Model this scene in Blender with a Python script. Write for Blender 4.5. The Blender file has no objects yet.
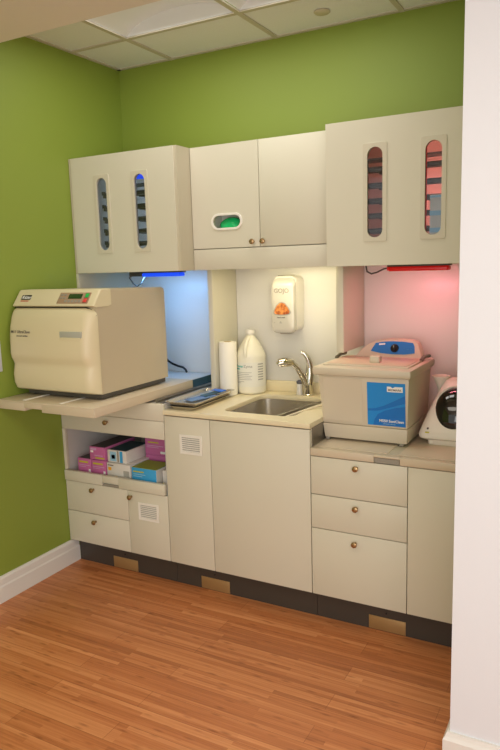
import bpy, bmesh, math, random
from mathutils import Vector, Matrix
random.seed(7)
S = bpy.context.scene
COL = S.collection
PI = math.pi

# ------------------------------------------------------------------ camera
def rig(yaw, pitch, roll):
    a, b, c = (math.radians(v) for v in (yaw, pitch, roll))
    f = Vector((-math.sin(a)*math.cos(b), math.cos(a)*math.cos(b), math.sin(b)))
    r = Vector((math.cos(a), math.sin(a), 0)); u = r.cross(f)
    r2 = r*math.cos(c)+u*math.sin(c); u2 = u*math.cos(c)-r*math.sin(c)
    return Matrix(((r2.x, u2.x, -f.x), (r2.y, u2.y, -f.y), (r2.z, u2.z, -f.z)))
cd = bpy.data.cameras.new('camera'); cam = bpy.data.objects.new('camera', cd); COL.objects.link(cam)
cd.sensor_fit = 'VERTICAL'; cd.sensor_height = 24.0; cd.lens = 668.29/750*24.0
cd.clip_start = 0.05; cd.clip_end = 60
cam.matrix_world = Matrix.Translation((2.4578, -3.0887, 1.5203)) @ rig(28.754, -9.2833, -1.7058).to_4x4()
S.camera = cam

# ------------------------------------------------------------------ world, lights, exposure
S.view_settings.view_transform = 'Standard'
S.view_settings.look = 'None'
S.view_settings.exposure = 0.0
S.view_settings.gamma = 1.0
S.view_settings.use_curve_mapping = False
w = bpy.data.worlds.new('world'); S.world = w; w.use_nodes = True
w.node_tree.nodes['Background'].inputs[0].default_value = (1.0, 0.97, 0.93, 1)
w.node_tree.nodes['Background'].inputs[1].default_value = 0.92

def area(name, loc, target, sx, sy, power, color):
    l = bpy.data.lights.new(name, 'AREA'); l.shape = 'RECTANGLE'; l.size = sx; l.size_y = sy
    l.energy = power; l.color = color
    o = bpy.data.objects.new(name, l); COL.objects.link(o); o.location = loc
    d = Vector(target)-Vector(loc); o.rotation_euler = d.to_track_quat('-Z', 'Y').to_euler()
    return o
area('room_ceiling_fill', (1.3, -2.3, 2.33), (1.3, -2.3, 0), 1.2, 0.6, 8, (1.0, 0.92, 0.80))  # unseen overhead area light, added to fill the room softly
area('room_ceiling_fill', (3.2, -2.6, 2.33), (3.2, -2.6, 0), 1.2, 0.6, 14, (1.0, 0.95, 0.88))  # second added overhead fill, also out of view
area('room_front_fill', (3.0, -4.5, 1.35), (1.1, -0.4, 1.6), 2.4, 1.7, 46, (1.0, 0.97, 0.94))  # big frontal softbox added for flat light; no window is known here

# ------------------------------------------------------------------ materials
def mat(name, col, rough=.5, metal=0., emit=None, es=0., bump=0., bscale=200., spec=.5, coat=0., var=0., vscale=3.):
    m = bpy.data.materials.new(name); m.use_nodes = True
    nt = m.node_tree; b = nt.nodes['Principled BSDF']
    b.inputs['Base Color'].default_value = (*col, 1); b.inputs['Roughness'].default_value = rough
    b.inputs['Metallic'].default_value = metal; b.inputs['Specular IOR Level'].default_value = spec
    b.inputs['Coat Weight'].default_value = coat
    if emit: b.inputs['Emission Color'].default_value = (*emit, 1); b.inputs['Emission Strength'].default_value = es
    tc = nt.nodes.new('ShaderNodeTexCoord')
    if var:
        n = nt.nodes.new('ShaderNodeTexNoise'); n.inputs['Scale'].default_value = vscale; n.inputs['Detail'].default_value = 3
        nt.links.new(tc.outputs['Object'], n.inputs['Vector'])
        r = nt.nodes.new('ShaderNodeMix'); r.data_type = 'RGBA'
        r.inputs[6].default_value = (*[c*(1-var) for c in col], 1); r.inputs[7].default_value = (*[min(1, c*(1+var)) for c in col], 1)
        nt.links.new(n.outputs['Fac'], r.inputs[0]); nt.links.new(r.outputs[2], b.inputs['Base Color'])
    if bump:
        n = nt.nodes.new('ShaderNodeTexNoise'); n.inputs['Scale'].default_value = bscale
        nt.links.new(tc.outputs['Object'], n.inputs['Vector'])
        bp = nt.nodes.new('ShaderNodeBump'); bp.inputs['Strength'].default_value = bump; bp.inputs['Distance'].default_value = .002
        nt.links.new(n.outputs['Fac'], bp.inputs['Height']); nt.links.new(bp.outputs[0], b.inputs['Normal'])
    return m
def lin(r, g, b):
    f = lambda c: (c/255/12.92) if c/255 <= .04045 else ((c/255+.055)/1.055)**2.4
    return (f(r), f(g), f(b))

LAM = mat('cream_laminate', lin(213, 208, 188), .42, bump=.05, bscale=400, var=.02, vscale=2)
LAMD = mat('cabinet_edge', lin(198, 189, 166), .45, var=.02)
INT = mat('cabinet_interior', lin(205, 202, 196), .5, var=.02)
GAP = mat('shadow_gap_gasket', lin(70, 62, 50), .7, var=.05)
PANEL = mat('white_back_panel', lin(226, 224, 218), .3, var=.02)
CTOP = mat('cream_solid_surface', lin(228, 216, 182), .33, var=.03, vscale=60)
CTOPR = mat('beige_worktop', lin(205, 190, 165), .38, var=.02)
GREEN = mat('green_wall_paint', lin(134, 152, 58), .55, bump=.15, bscale=350, var=.02, vscale=2)
WHITEW = mat('white_wall_paint', lin(222, 226, 232), .55, bump=.12, bscale=350, var=.01)
SOFF = mat('bulkhead_paint', lin(222, 213, 198), .6, bump=.12, bscale=350, var=.01)
TRIM = mat('white_trim_paint', lin(224, 222, 216), .35, var=.01)
TILE = mat('ceiling_tile', lin(230, 230, 228), .9, bump=.5, bscale=220, var=.05, vscale=120)
GRID = mat('ceiling_grid_metal', lin(196, 188, 170), .5, var=.01)
KICK = mat('charcoal_toe_kick', lin(66, 60, 54), .35, var=.08, vscale=5)
BRASS = mat('brushed_brass', lin(178, 146, 98), .42, .55, bump=.1, bscale=500, var=.08, vscale=8)
KNOB = mat('antique_brass_knob', lin(168, 138, 98), .25, .85, var=.05)
STEEL = mat('brushed_steel', lin(206, 200, 188), .27, .92, bump=.08, bscale=300, var=.04)
STEELD = mat('satin_steel', lin(150, 146, 138), .4, 1., var=.04)
CHROME = mat('chrome', lin(214, 210, 200), .08, 1., var=.01)
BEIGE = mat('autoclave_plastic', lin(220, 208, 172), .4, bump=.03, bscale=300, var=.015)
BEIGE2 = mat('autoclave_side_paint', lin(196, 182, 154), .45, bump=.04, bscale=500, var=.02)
BONE = mat('bone_plastic', lin(206, 194, 172), .42, bump=.03, bscale=300, var=.015)
BLACK = mat('black_plastic', lin(22, 21, 20), .35, var=.05)
DGREY = mat('dark_grey_plastic', lin(78, 74, 68), .4, var=.05)
WHITEP = mat('white_plastic', lin(236, 232, 222), .3, var=.01)
PAPER = mat('paper_towel', lin(244, 240, 228), .9, bump=.5, bscale=160, var=.02)
BOTTLE = mat('milky_bottle_plastic', lin(236, 232, 214), .35, var=.01)
LABELW = mat('label_white', lin(232, 230, 218), .5, var=.01)
BLUE = mat('label_blue', lin(0, 112, 196), .35, var=.06, vscale=12)
BLUEL = mat('label_light_blue', lin(20, 136, 214), .35, var=.03, vscale=12)
TEXTW = mat('text_white', lin(240, 240, 236), .5, var=.01)
TEXTG = mat('text_grey', lin(120, 114, 104), .5, var=.01)
TEXTL = mat('text_light_grey', lin(170, 168, 160), .5, var=.01)
TEAL = mat('text_teal', lin(70, 176, 168), .5, var=.01)
PINK = mat('pink_card', lin(196, 106, 158), .5, var=.05, vscale=20)
PINKL = mat('lilac_card', lin(206, 160, 200), .5, var=.05, vscale=20)
YEL = mat('lime_yellow_print', lin(196, 190, 40), .5, var=.02)
CARD = mat('white_card', lin(220, 216, 208), .55, var=.02)
CARDB = mat('blue_card', lin(60, 160, 214), .5, var=.03)
CARDG = mat('green_card', lin(140, 160, 40), .5, var=.04)
ORANGE = mat('orange_sticker', lin(236, 168, 30), .5, var=.02)
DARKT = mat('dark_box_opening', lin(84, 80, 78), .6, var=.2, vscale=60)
TEALD = mat('dark_teal_film', lin(34, 74, 84), .4, var=.2, vscale=40)
RED = mat('red_print', lin(190, 40, 30), .5, var=.02)
GRN = mat('green_nitrile', lin(30, 190, 110), .22, bump=.6, bscale=60, var=.2, vscale=50)
GREYP = mat('grey_plastic', lin(150, 144, 132), .4, var=.02)
MINT = mat('pale_blue_card', lin(150, 196, 222), .5, var=.02)
POUCH = mat('clear_blue_film', lin(90, 124, 170), .15, var=.1, vscale=30)
LCD = mat('lcd_screen', lin(40, 70, 36), .2, var=.05)
BG = mat('green_button', lin(40, 190, 90), .35, var=.02)
BR = mat('red_button', lin(230, 70, 70), .35, var=.02)
DOME = mat('black_glossy_dome', lin(14, 13, 13), .06, coat=.6, var=.02)
BLUEG = mat('blue_lamp_lens', lin(20, 60, 230), .3, emit=(.01, .08, .9), es=.8, var=.02)
REDG = mat('red_lamp_lens', lin(200, 10, 10), .3, emit=(.9, .01, .01), es=.15, var=.02)
WARMG = mat('warm_lamp_lens', lin(255, 240, 190), .3, emit=(1, .85, .5), es=3.0, var=.02)
TROF = mat('troffer_reflector', lin(226, 226, 222), .5, emit=(.95, .95, 1.0), es=.06, var=.01)
DEVW = mat('device_white', lin(232, 224, 210), .35, var=.01)

gl = bpy.data.materials.new('window_glass'); gl.use_nodes = True
gb = gl.node_tree.nodes['Principled BSDF']; gb.inputs['Roughness'].default_value = .03; gb.inputs['IOR'].default_value = 1.45
gb.inputs['Transmission Weight'].default_value = 1.0; gb.inputs['Base Color'].default_value = (.80, .84, .90, 1)

# bamboo floor
def bamboo():
    m = bpy.data.materials.new('bamboo_floor'); m.use_nodes = True; nt = m.node_tree; L = nt.links.new; N = nt.nodes.new
    b = nt.nodes['Principled BSDF']; b.inputs['Roughness'].default_value = .40
    tc = N('ShaderNodeTexCoord')
    br = N('ShaderNodeTexBrick'); br.offset = .37; br.inputs['Scale'].default_value = 1
    br.inputs['Brick Width'].default_value = .95; br.inputs['Row Height'].default_value = .092; br.inputs['Mortar Size'].default_value = .0009
    br.inputs['Color1'].default_value = (0, 0, 0, 1); br.inputs['Color2'].default_value = (1, 1, 1, 1); br.inputs['Mortar'].default_value = (.0, .0, .0, 1)
    L(tc.outputs['Object'], br.inputs['Vector'])
    st = N('ShaderNodeTexBrick'); st.offset = .43; st.inputs['Scale'].default_value = 1
    st.inputs['Brick Width'].default_value = .62; st.inputs['Row Height'].default_value = .0184; st.inputs['Mortar Size'].default_value = .0
    st.inputs['Color1'].default_value = (0, 0, 0, 1); st.inputs['Color2'].default_value = (1, 1, 1, 1)
    L(tc.outputs['Object'], st.inputs['Vector'])
    mp = N('ShaderNodeMapping'); mp.inputs['Scale'].default_value = (2.2, 90, 1); L(tc.outputs['Object'], mp.inputs['Vector'])
    n = N('ShaderNodeTexNoise'); n.inputs['Scale'].default_value = 1.6; n.inputs['Detail'].default_value = 4; L(mp.outputs[0], n.inputs['Vector'])
    a = N('ShaderNodeMath'); a.operation = 'MULTIPLY'; a.inputs[1].default_value = .22; L(br.outputs['Color'], a.inputs[0])
    c = N('ShaderNodeMath'); c.operation = 'MULTIPLY_ADD'; c.inputs[1].default_value = .36; L(st.outputs['Color'], c.inputs[0]); L(a.outputs[0], c.inputs[2])
    d = N('ShaderNodeMath'); d.operation = 'MULTIPLY_ADD'; d.inputs[1].default_value = .62; L(n.outputs['Fac'], d.inputs[0]); L(c.outputs[0], d.inputs[2])
    r = N('ShaderNodeValToRGB'); e = r.color_ramp.elements
    e[0].position = .18; e[0].color = (*lin(146, 84, 46), 1); e[1].position = .98; e[1].color = (*lin(218, 150, 98), 1)
    k = r.color_ramp.elements.new(.55); k.color = (*lin(188, 116, 68), 1)
    L(d.outputs[0], r.inputs[0])
    # bamboo knuckles: short dark dashes
    mp2 = N('ShaderNodeMapping'); mp2.inputs['Scale'].default_value = (9, 38, 1); L(tc.outputs['Object'], mp2.inputs['Vector'])
    v = N('ShaderNodeTexVoronoi'); v.inputs['Scale'].default_value = 1.0; L(mp2.outputs[0], v.inputs['Vector'])
    rr = N('ShaderNodeValToRGB'); rr.color_ramp.elements[0].position = .05; rr.color_ramp.elements[0].color = (.62, .55, .5, 1)
    rr.color_ramp.elements[1].position = .26; rr.color_ramp.elements[1].color = (1, 1, 1, 1); L(v.outputs['Distance'], rr.inputs[0])
    mx = N('ShaderNodeMix'); mx.data_type = 'RGBA'; mx.blend_type = 'MULTIPLY'; mx.inputs[0].default_value = .8
    L(r.outputs[0], mx.inputs[6]); L(rr.outputs[0], mx.inputs[7])
    mf = N('ShaderNodeMix'); mf.data_type = 'RGBA'; mf.inputs[7].default_value = (*lin(120, 64, 34), 1)
    mm = N('ShaderNodeMath'); mm.operation = 'MULTIPLY'; mm.inputs[1].default_value = .5; L(br.outputs['Fac'], mm.inputs[0])
    L(mm.outputs[0], mf.inputs[0]); L(mx.outputs[2], mf.inputs[6]); L(mf.outputs[2], b.inputs['Base Color'])
    return m
BAMBOO = bamboo()

# ------------------------------------------------------------------ mesh helpers
class MB:
    """collects shapes in world coordinates and links them as ONE mesh object"""
    def __init__(s): s.bm = bmesh.new()
    def box(s, x0, x1, y0, y1, z0, z1, bev=0.0, seg=2):
        g = bmesh.ops.create_cube(s.bm, size=1)['verts']
        for v in g: v.co = Vector(((x0+x1)/2+v.co.x*(x1-x0), (y0+y1)/2+v.co.y*(y1-y0), (z0+z1)/2+v.co.z*(z1-z0)))
        if bev: bmesh.ops.bevel(s.bm, geom=list({e for v in g for e in v.link_edges}), offset=bev, segments=seg, affect='EDGES', profile=.5)
        return s
    def hexa(s, p, bev=0.0):
        """p: bottom four (ccw) then top four"""
        v = [s.bm.verts.new(q) for q in p]
        for f in ((3, 2, 1, 0), (4, 5, 6, 7), (0, 1, 5, 4), (1, 2, 6, 5), (2, 3, 7, 6), (3, 0, 4, 7)): s.bm.faces.new([v[i] for i in f])
        if bev: bmesh.ops.bevel(s.bm, geom=list({e for q in v for e in q.link_edges}), offset=bev, segments=2, affect='EDGES', profile=.5)
        return s
    def cyl(s, p0, p1, r0, r1=None, n=24, cap=True):
        r1 = r0 if r1 is None else r1
        p0, p1 = Vector(p0), Vector(p1); d = p1-p0
        M = Matrix.Translation((p0+p1)/2) @ d.to_track_quat('Z', 'Y').to_matrix().to_4x4()
        bmesh.ops.create_cone(s.bm, cap_ends=cap, segments=n, radius1=r0, radius2=r1, depth=d.length, matrix=M); return s
    def tube(s, pts, r, n=10):
        pts = [Vector(p) for p in pts]; rs = r if isinstance(r, (list, tuple)) else [r]*len(pts)
        rings = []; up = Vector((0, 0, 1))
        for i, p in enumerate(pts):
            t = (pts[min(i+1, len(pts)-1)]-pts[max(i-1, 0)]).normalized()
            a = t.cross(up)
            if a.length < .05: a = t.cross(Vector((1, 0, 0)))
            a.normalize(); b = t.cross(a).normalized()
            if rings and a.dot(pa) < 0: a, b = -a, -b
            pa = a
            rings.append([s.bm.verts.new(p+(a*math.cos(2*PI*k/n)+b*math.sin(2*PI*k/n))*rs[i]) for k in range(n)])
        for i in range(len(rings)-1):
            for k in range(n): s.bm.faces.new((rings[i][k], rings[i][(k+1) % n], rings[i+1][(k+1) % n], rings[i+1][k]))
        s.bm.faces.new(rings[0][::-1]); s.bm.faces.new(rings[-1]); return s
    def lathe(s, prof, c, n=40, cap=True):
        """prof: (r, z) list, axis vertical through c"""
        rings = [[s.bm.verts.new((c[0]+r*math.cos(2*PI*k/n), c[1]+r*math.sin(2*PI*k/n), c[2]+z)) for k in range(n)] for r, z in prof]
        for i in range(len(rings)-1):
            for k in range(n): s.bm.faces.new((rings[i][k], rings[i][(k+1) % n], rings[i+1][(k+1) % n], rings[i+1][k]))
        if cap: s.bm.faces.new(rings[0][::-1]); s.bm.faces.new(rings[-1])
        return s
    def loft(s, rings, close=True):
        R = [[s.bm.verts.new(p) for p in r] for r in rings]; n = len(R[0])
        for i in range(len(R)-1):
            for k in range(n): s.bm.faces.new((R[i][k], R[i][(k+1) % n], R[i+1][(k+1) % n], R[i+1][k]))
        if close: s.bm.faces.new(R[0][::-1]); s.bm.faces.new(R[-1])
        return s
    def build(s, name, m, parent=None, smooth=True):
        bmesh.ops.recalc_face_normals(s.bm, faces=s.bm.faces)
        me = bpy.data.meshes.new(name); s.bm.to_mesh(me); s.bm.free()
        return link(name, me, m, parent, smooth)

def wloc(o):
    v = Vector((0, 0, 0))
    while o is not None: v += o.location; o = o.parent
    return v
def link(name, me, m, parent=None, smooth=True):
    me.materials.clear(); me.materials.append(m)
    if parent is not None: me.transform(Matrix.Translation(-wloc(parent)))
    elif me.vertices:
        xs = [v.co for v in me.vertices]
        c = Vector(((min(v.x for v in xs)+max(v.x for v in xs))/2, (min(v.y for v in xs)+max(v.y for v in xs))/2, min(v.z for v in xs)))
        me.transform(Matrix.Translation(-c))
    if smooth:
        for p in me.polygons: p.use_smooth = True
        try: me.set_sharp_from_angle(angle=math.radians(35))
        except Exception: pass
    o = bpy.data.objects.new(name, me); COL.objects.link(o)
    if parent is not None: o.parent = parent
    elif me.vertices: o.location = c
    return o
def tag(o, label=None, cat=None, group=None, kind=None):
    if label: o['label'] = label
    if cat: o['category'] = cat
    if group: o['group'] = group
    if kind: o['kind'] = kind
    return o
def thing(name, loc, label, cat, group=None):
    o = bpy.data.objects.new(name, None); COL.objects.link(o); o.location = loc; o.empty_display_size = .05
    return tag(o, label, cat, group)
def struct(name, mb, m): return tag(mb.build(name, m, None, False), kind='structure')
def stadium(cx, cz, w_, h, n=14):
    """closed outline with round ends, upright when h > w"""
    out = []
    if h >= w_:
        r = w_/2; c = h/2-r
        for k in range(n+1): a = PI*k/n; out.append((cx+r*math.cos(a), cz+c+r*math.sin(a)))
        for k in range(n+1): a = PI+PI*k/n; out.append((cx+r*math.cos(a), cz-c+r*math.sin(a)))
    else:
        r = h/2; c = w_/2-r
        for k in range(n+1): a = -PI/2+PI*k/n; out.append((cx+c+r*math.cos(a), cz+r*math.sin(a)))
        for k in range(n+1): a = PI/2+PI*k/n; out.append((cx-c+r*math.cos(a), cz+r*math.sin(a)))
    return out
def rrect(x0, x1, z0, z1, r, n=5):
    out = []
    for cx, cz, a0 in ((x1-r, z1-r, 0), (x0+r, z1-r, PI/2), (x0+r, z0+r, PI), (x1-r, z0+r, 1.5*PI)):
        for k in range(n+1): a = a0+PI/2*k/n; out.append((cx+r*math.cos(a), cz+r*math.sin(a)))
    return out
def sheet(outer, holes, y0, y1, axes='XZ', bev=0.0):
    """flat plate with holes; outline in XZ (thickness y0..y1) or in XY (thickness along z)"""
    cu = bpy.data.curves.new('t', 'CURVE'); cu.dimensions = '2D'; cu.fill_mode = 'BOTH'; cu.extrude = abs(y1-y0)/2-bev; cu.bevel_depth = bev; cu.bevel_resolution = 1
    cu.offset = -bev
    for loop in [outer]+holes:
        sp = cu.splines.new('POLY'); sp.points.add(len(loop)-1); sp.use_cyclic_u = True
        for p, q in zip(sp.points, loop): p.co = (q[0], q[1], 0, 1)
    o = bpy.data.objects.new('t', cu); COL.objects.link(o)
    dg = bpy.context.evaluated_depsgraph_get(); me = bpy.data.meshes.new_from_object(o.evaluated_get(dg))
    bpy.data.objects.remove(o); bpy.data.curves.remove(cu)
    mid = (y0+y1)/2
    for v in me.vertices:
        x, y, z = v.co
        v.co = (x, mid-z, y) if axes == 'XZ' else (x, y, mid+z)
    return me
def text(name, body, m, parent, size, loc, rx=PI/2, rz=0., align='LEFT', shear=0., thick=.0004, sx=1., ry=0.):
    cu = bpy.data.curves.new('t', 'FONT'); cu.body = body; cu.size = size; cu.align_x = align; cu.extrude = thick; cu.shear = shear; cu.offset = size*.012
    cu.resolution_u = 3
    o = bpy.data.objects.new('t', cu); COL.objects.link(o)
    dg = bpy.context.evaluated_depsgraph_get(); me = bpy.data.meshes.new_from_object(o.evaluated_get(dg))
    bpy.data.objects.remove(o); bpy.data.curves.remove(cu)
    me.transform(Matrix.Translation(loc) @ Matrix.Rotation(rz, 4, 'Z') @ Matrix.Rotation(rx, 4, 'X') @ Matrix.Diagonal((sx, 1, 1, 1)))
    me.name = name
    return link(name, me, m, parent, False)

# key planes of the fitted room
H = 2.5992; YU = -.4466; YM = -.3391; YB = -.6302; YK = -.5768
ZUB = 1.5063; ZUT = 2.0747; ZUM = 1.6031
XU1 = .6574; XU2 = 1.391; XMID = 1.0231; XEND = 2.074
XB1 = .6465; XB2 = .8948; XB3 = 1.3822; XB4 = 1.7887; XD = .4055
ZD = .1287; ZC = .8738; ZR = .7724; ZR2 = .7409
WX = 2.081; WY = -1.2; ZS = 2.366

# ================================================================== the setting
struct('floor', MB().box(-.1, 6.0, -4.6, .1, -.06, 0), BAMBOO)
struct('wall_back', MB().box(-.1, WX+.12, 0, .1, 0, H+.3), GREEN)
struct('wall_left', MB().box(-.1, 0, -4.6, 0, 0, H+.3), GREEN)
struct('wall_right', MB().box(WX+.001, WX+.12, WY+.101, 0, 0, H+.3), GREEN)
struct('wall_front_right', MB().box(WX, 5.9, WY, WY+.1, 0, ZS), WHITEW)
# acoustic tile ceiling of the alcove with openings for the two light fixtures
X1 = .3567; Y1 = -.3788; T = .61
xs = [0, X1, X1+T, X1+2*T, X1+3*T]; ys = [0, Y1, Y1-T]
cm = MB()
lights = [(X1, Y1-T), (X1+T, Y1-T)]
for i in range(4):
    for j in range(2):
        x0, x1_ = xs[i], min(xs[i+1], WX); y1_, y0 = ys[j], ys[j+1]
        if j == 1 and i in (1, 2): continue
        cm.box(x0, x1_, y0, y1_, H, H+.02)
cm.box(0, WX, WY, ys[2], H, H+.02)
struct('ceiling', cm, TILE)
gm = MB()
for x in xs[1:4]: gm.box(x-.012, x+.012, WY, 0, H-.006, H+.001)
for y in ys[1:]: gm.box(0, WX, y-.012, y+.012, H-.0055, H+.001)
gm.box(0, .02, WY, 0, H-.005, H+.001); gm.box(0, WX, -.02, 0, H-.005, H+.001)
struct('trim_1', gm, GRID)
struct('ceiling_front', MB().box(0, 6.0, -4.6, WY+.012, ZS, ZS+.06), SOFF)
struct('trim_2', MB().box(0, WX, WY-.05, WY+.010, ZS+.06, H+.1), SOFF)
# baseboards (stepped profile)
def bb(x0, x1, y0, y1, side):
    m = MB()
    if side == 'left':
        prof = [(0, 0), (.016, 0), (.016, .075), (.012, .083), (.012, .112), (.006, .124), (0, .124)]
        m.loft([[(a, y, b) for a, b in prof] for y in (y0, y1)])
    return m
struct('baseboard_left', bb(0, 0, -4.5, YK-.002, 'left'), TRIM)
prof = [(0, 0), (.018, 0), (.018, .078), (.012, .088), (.008, .1), (0, .1)]
rings = [[(WX-a, -.63, b) for a, b in prof], [(WX-a, WY-a, b) for a, b in prof], [(5.8, WY-a, b) for a, b in prof]]
struct('baseboard_right', MB().loft(rings), TRIM)

# ================================================================== ceiling fixtures
for i, (lx, ly) in enumerate(lights):
    t = thing('ceiling_light', (lx+T/2, ly+T/2, H), ['recessed square ceiling light, the full one nearest the left wall', 'recessed square ceiling light cut by the top of the picture'][i], 'ceiling light', 'recessed ceiling lights')
    x0, x1_, y0, y1_ = lx+.014, lx+T-.014, ly+.014, ly+T-.014
    rings = []
    m = MB()
    # curved reflector trough: arc along x, straight along y
    pr = []
    for k in range(17):
        u = k/16; pr.append((x0+(x1_-x0)*u, H+.002+.075*math.sin(PI*u)**.55))
    a = [m.bm.verts.new((px, y0, pz)) for px, pz in pr]; b = [m.bm.verts.new((px, y1_, pz)) for px, pz in pr]
    for k in range(16): m.bm.faces.new((a[k], a[k+1], b[k+1], b[k]))
    m.bm.faces.new(a[::-1]+[]); m.bm.faces.new(b)
    m.build('reflector', TROF, t)
    MB().box(lx-.0, lx+T, ly, ly+T, H+.10, H+.11).build('housing', GRID, t)
    li = bpy.data.lights.new('troffer_glow', 'AREA'); li.shape = 'RECTANGLE'; li.size = .5; li.size_y = .5; li.energy = 4.5; li.color = (1, .97, .92)
    lo = bpy.data.objects.new('troffer_glow', li); COL.objects.link(lo); lo.parent = t; lo.location = (0, 0, .008)
t = thing('ceiling_sprinkler', (1.277, -.191, H), 'small round cover plate set flush in the ceiling tile', 'sprinkler')
MB().lathe([(.034, -.001), (.036, -.005), (.030, -.010), (.012, -.012)], (1.277, -.191, H), 32).build('cover_plate', mat('sprinkler_plate', lin(196, 186, 160), .4, var=.02), t)

# light switch plate on the left wall at the frame's edge
t = thing('wall_plate', (0, -1.02, 1.075), 'pale grey wall plate on the green wall at the left edge', 'wall plate')
MB().box(0, .007, -1.085, -.975, 1.076, 1.218, .002).build('plate', mat('pale_grey_plate', lin(196, 202, 208), .4, var=.01), t)
MB().box(.007, .0105, -1.035, -1.002, 1.11, 1.184, .001).build('switch', WHITEP, t)

# ================================================================== cabinet pieces
def knob(x, y, z, parent):
    # a turned knob: stem, then mushroom head
    pr = [(.006, .0), (.0045, .006), (.0045, .011), (.0105, .015), (.0125, .019), (.0115, .023), (.006, .0255), (.0005, .026)]
    n = 20
    R = [[(x+r*math.cos(2*PI*i/n), y-d, z+r*math.sin(2*PI*i/n)) for i in range(n)] for r, d in pr]
    k = MB().loft(R)
    # its little key-shaped hub beside the head
    k.box(x-.004, x+.004, y-.029, y-.024, z-.008, z+.008, .001)
    return k.build('knob', KNOB, parent)
def front(x0, x1, z0, z1, y, parent, name, g=.0016, t=.019, m=None):
    return MB().box(x0+g, x1-g, y, y+t, z0+g, z1-g, .0013).build(name, m or LAM, parent)
def vent(x0, x1, z0, z1, y, parent):
    b = .012
    fr = link('vent_frame', sheet([(x0, z0), (x1, z0), (x1, z1), (x0, z1)], [[(x0+b, z0+b), (x1-b, z0+b), (x1-b, z1-b), (x0+b, z1-b)]], y-.0035, y-.0002, bev=.0006), WHITEP, parent, False)
    v = MB()
    n = 7; h = (z1-z0-2*b)/n
    for k in range(n):
        zc = z0+b+h*(k+.5)
        v.hexa([(x0+b, y-.003, zc-h*.36), (x1-b, y-.003, zc-h*.36), (x1-b, y+.000, zc+h*.1), (x0+b, y+.000, zc+h*.1),
                (x0+b, y-.0015, zc-h*.2), (x1-b, y-.0015, zc-h*.2), (x1-b, y+.0008, zc+h*.3), (x0+b, y+.0008, zc+h*.3)])
    o = v.build('vent_louvers', WHITEP, parent, False)
    MB().box(x0+b*.5, x1-b*.5, y-.0008, y+.0006, z0+b*.5, z1-b*.5).build('vent_backing', TEXTL, parent, False)
    return o

# ---- upper display cabinets with slot windows
def display_cabinet(x0, x1, wins, lamp, lampcol, label, tray_x, door_x, lpow=.5):
    t = thing('wall_cabinet', ((x0+x1)/2, -.2, ZUB), label, 'wall cabinet')
    c = MB(); th = .016
    c.box(x0, x0+th, YU, -.001, ZUB, ZUT); c.box(x1-th, x1, YU, -.001, ZUB, ZUT)
    c.box(x0+th, x1-th, YU+.02, -.001, ZUT-th, ZUT); c.box(x0+th, x1-th, YU+.02, -.001, ZUB, ZUB+th)
    c.box(x0+th, x1-th, -.012, -.001, ZUB+th, ZUT-th)
    c.build('carcass', LAMD, t, False)
    d0, d1 = door_x
    holes = [stadium(wx, 1.7915, .066, .352) for wx in wins]
    me = sheet([(d0, ZUB), (d1, ZUB), (d1, ZUT), (d0, ZUT)], holes, YU-.004, YU+.016, bev=.0012)
    dr = link('door', me, LAM, t)
    for wx in wins:
        me = sheet(rrect(wx-.049, wx+.049, 1.601, 1.982, .008), [stadium(wx, 1.7915, .062, .348)], YU-.0075, YU-.003, bev=.001)
        f = link('window_frame', me, mat('window_bezel', lin(206, 199, 178), .4, var=.01), dr)
        me = sheet(stadium(wx, 1.7915, .068, .354), [], YU+.004, YU+.007)
        link('window_pane', me, gl, dr)
    # racks inside
    MB().box(tray_x[0], tray_x[1], YU+.05, YU+.14, 1.925, 1.931).build('rack_shelf', DGREY, t, False)
    for z in (1.643, 1.703, 1.762, 1.822, 1.885):
        a, b = tray_x
        sh = MB().box(a, b, YU+.05, YU+.14, z, z+.004)
        sh.loft([[(x, YU+.045, z+.012), (x, YU+.038, z+.004), (x, YU+.042, z-.008), (x, YU+.06, z-.010), (x, YU+.062, z-.004), (x, YU+.05, z+.0)] for x in (a, b)])
        sh.box(a, a+.004, YU+.045, YU+.14, z, z+.014); sh.box(b-.004, b, YU+.045, YU+.14, z, z+.014)
        sh.box(a+.12, a+.20, YU+.14, -.0125, z-.006, z+.002).box(b-.16, b-.10, YU+.14, -.0125, z-.006, z+.002)
        sh.box(a-.018, a+.001, YU+.03, YU+.05, z-.012, z+.012).box(a-.026, a-.018, YU+.03, YU+.05, z+.002, z+.020)
        sh.build('rack_shelf', DGREY, t, False)
    lx = wins[1]-.044
    (MB().box(lx-.003, lx+.012, YU+.018, YU+.030, 1.60, 2.0, .003) if lamp is REDG else MB().box(lx, lx+.10, YU+.03, YU+.045, 1.948, 1.99, .003)).build('interior_lamp', lamp, t)
    for xx in (lx-.10, lx+.06):
        li = bpy.data.lights.new('interior_glow', 'AREA'); li.shape = 'RECTANGLE'; li.size = .02; li.size_y = .42; li.energy = lpow; li.color = lampcol
        lo = bpy.data.objects.new('interior_glow', li); COL.objects.link(lo); lo.parent = t
        lo.location = Vector((xx, YU+.155, 1.80))-wloc(t); lo.rotation_euler = (PI/2, 0, 0)
    return t
cl = display_cabinet(.002, XU1, (.209, .442), BLUEG, (.45, .62, 1.0), 'left cream wall cabinet with two slot windows, blue light inside', (.205, .60), (.018, XU1-.016), .9)
cr = display_cabinet(XU2, XEND, (1.599, 1.828), REDG, (1.0, .25, .22), 'right cream wall cabinet with two slot windows, red light inside', (1.45, 1.99), (XU2, XEND-.0), .8)
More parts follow.
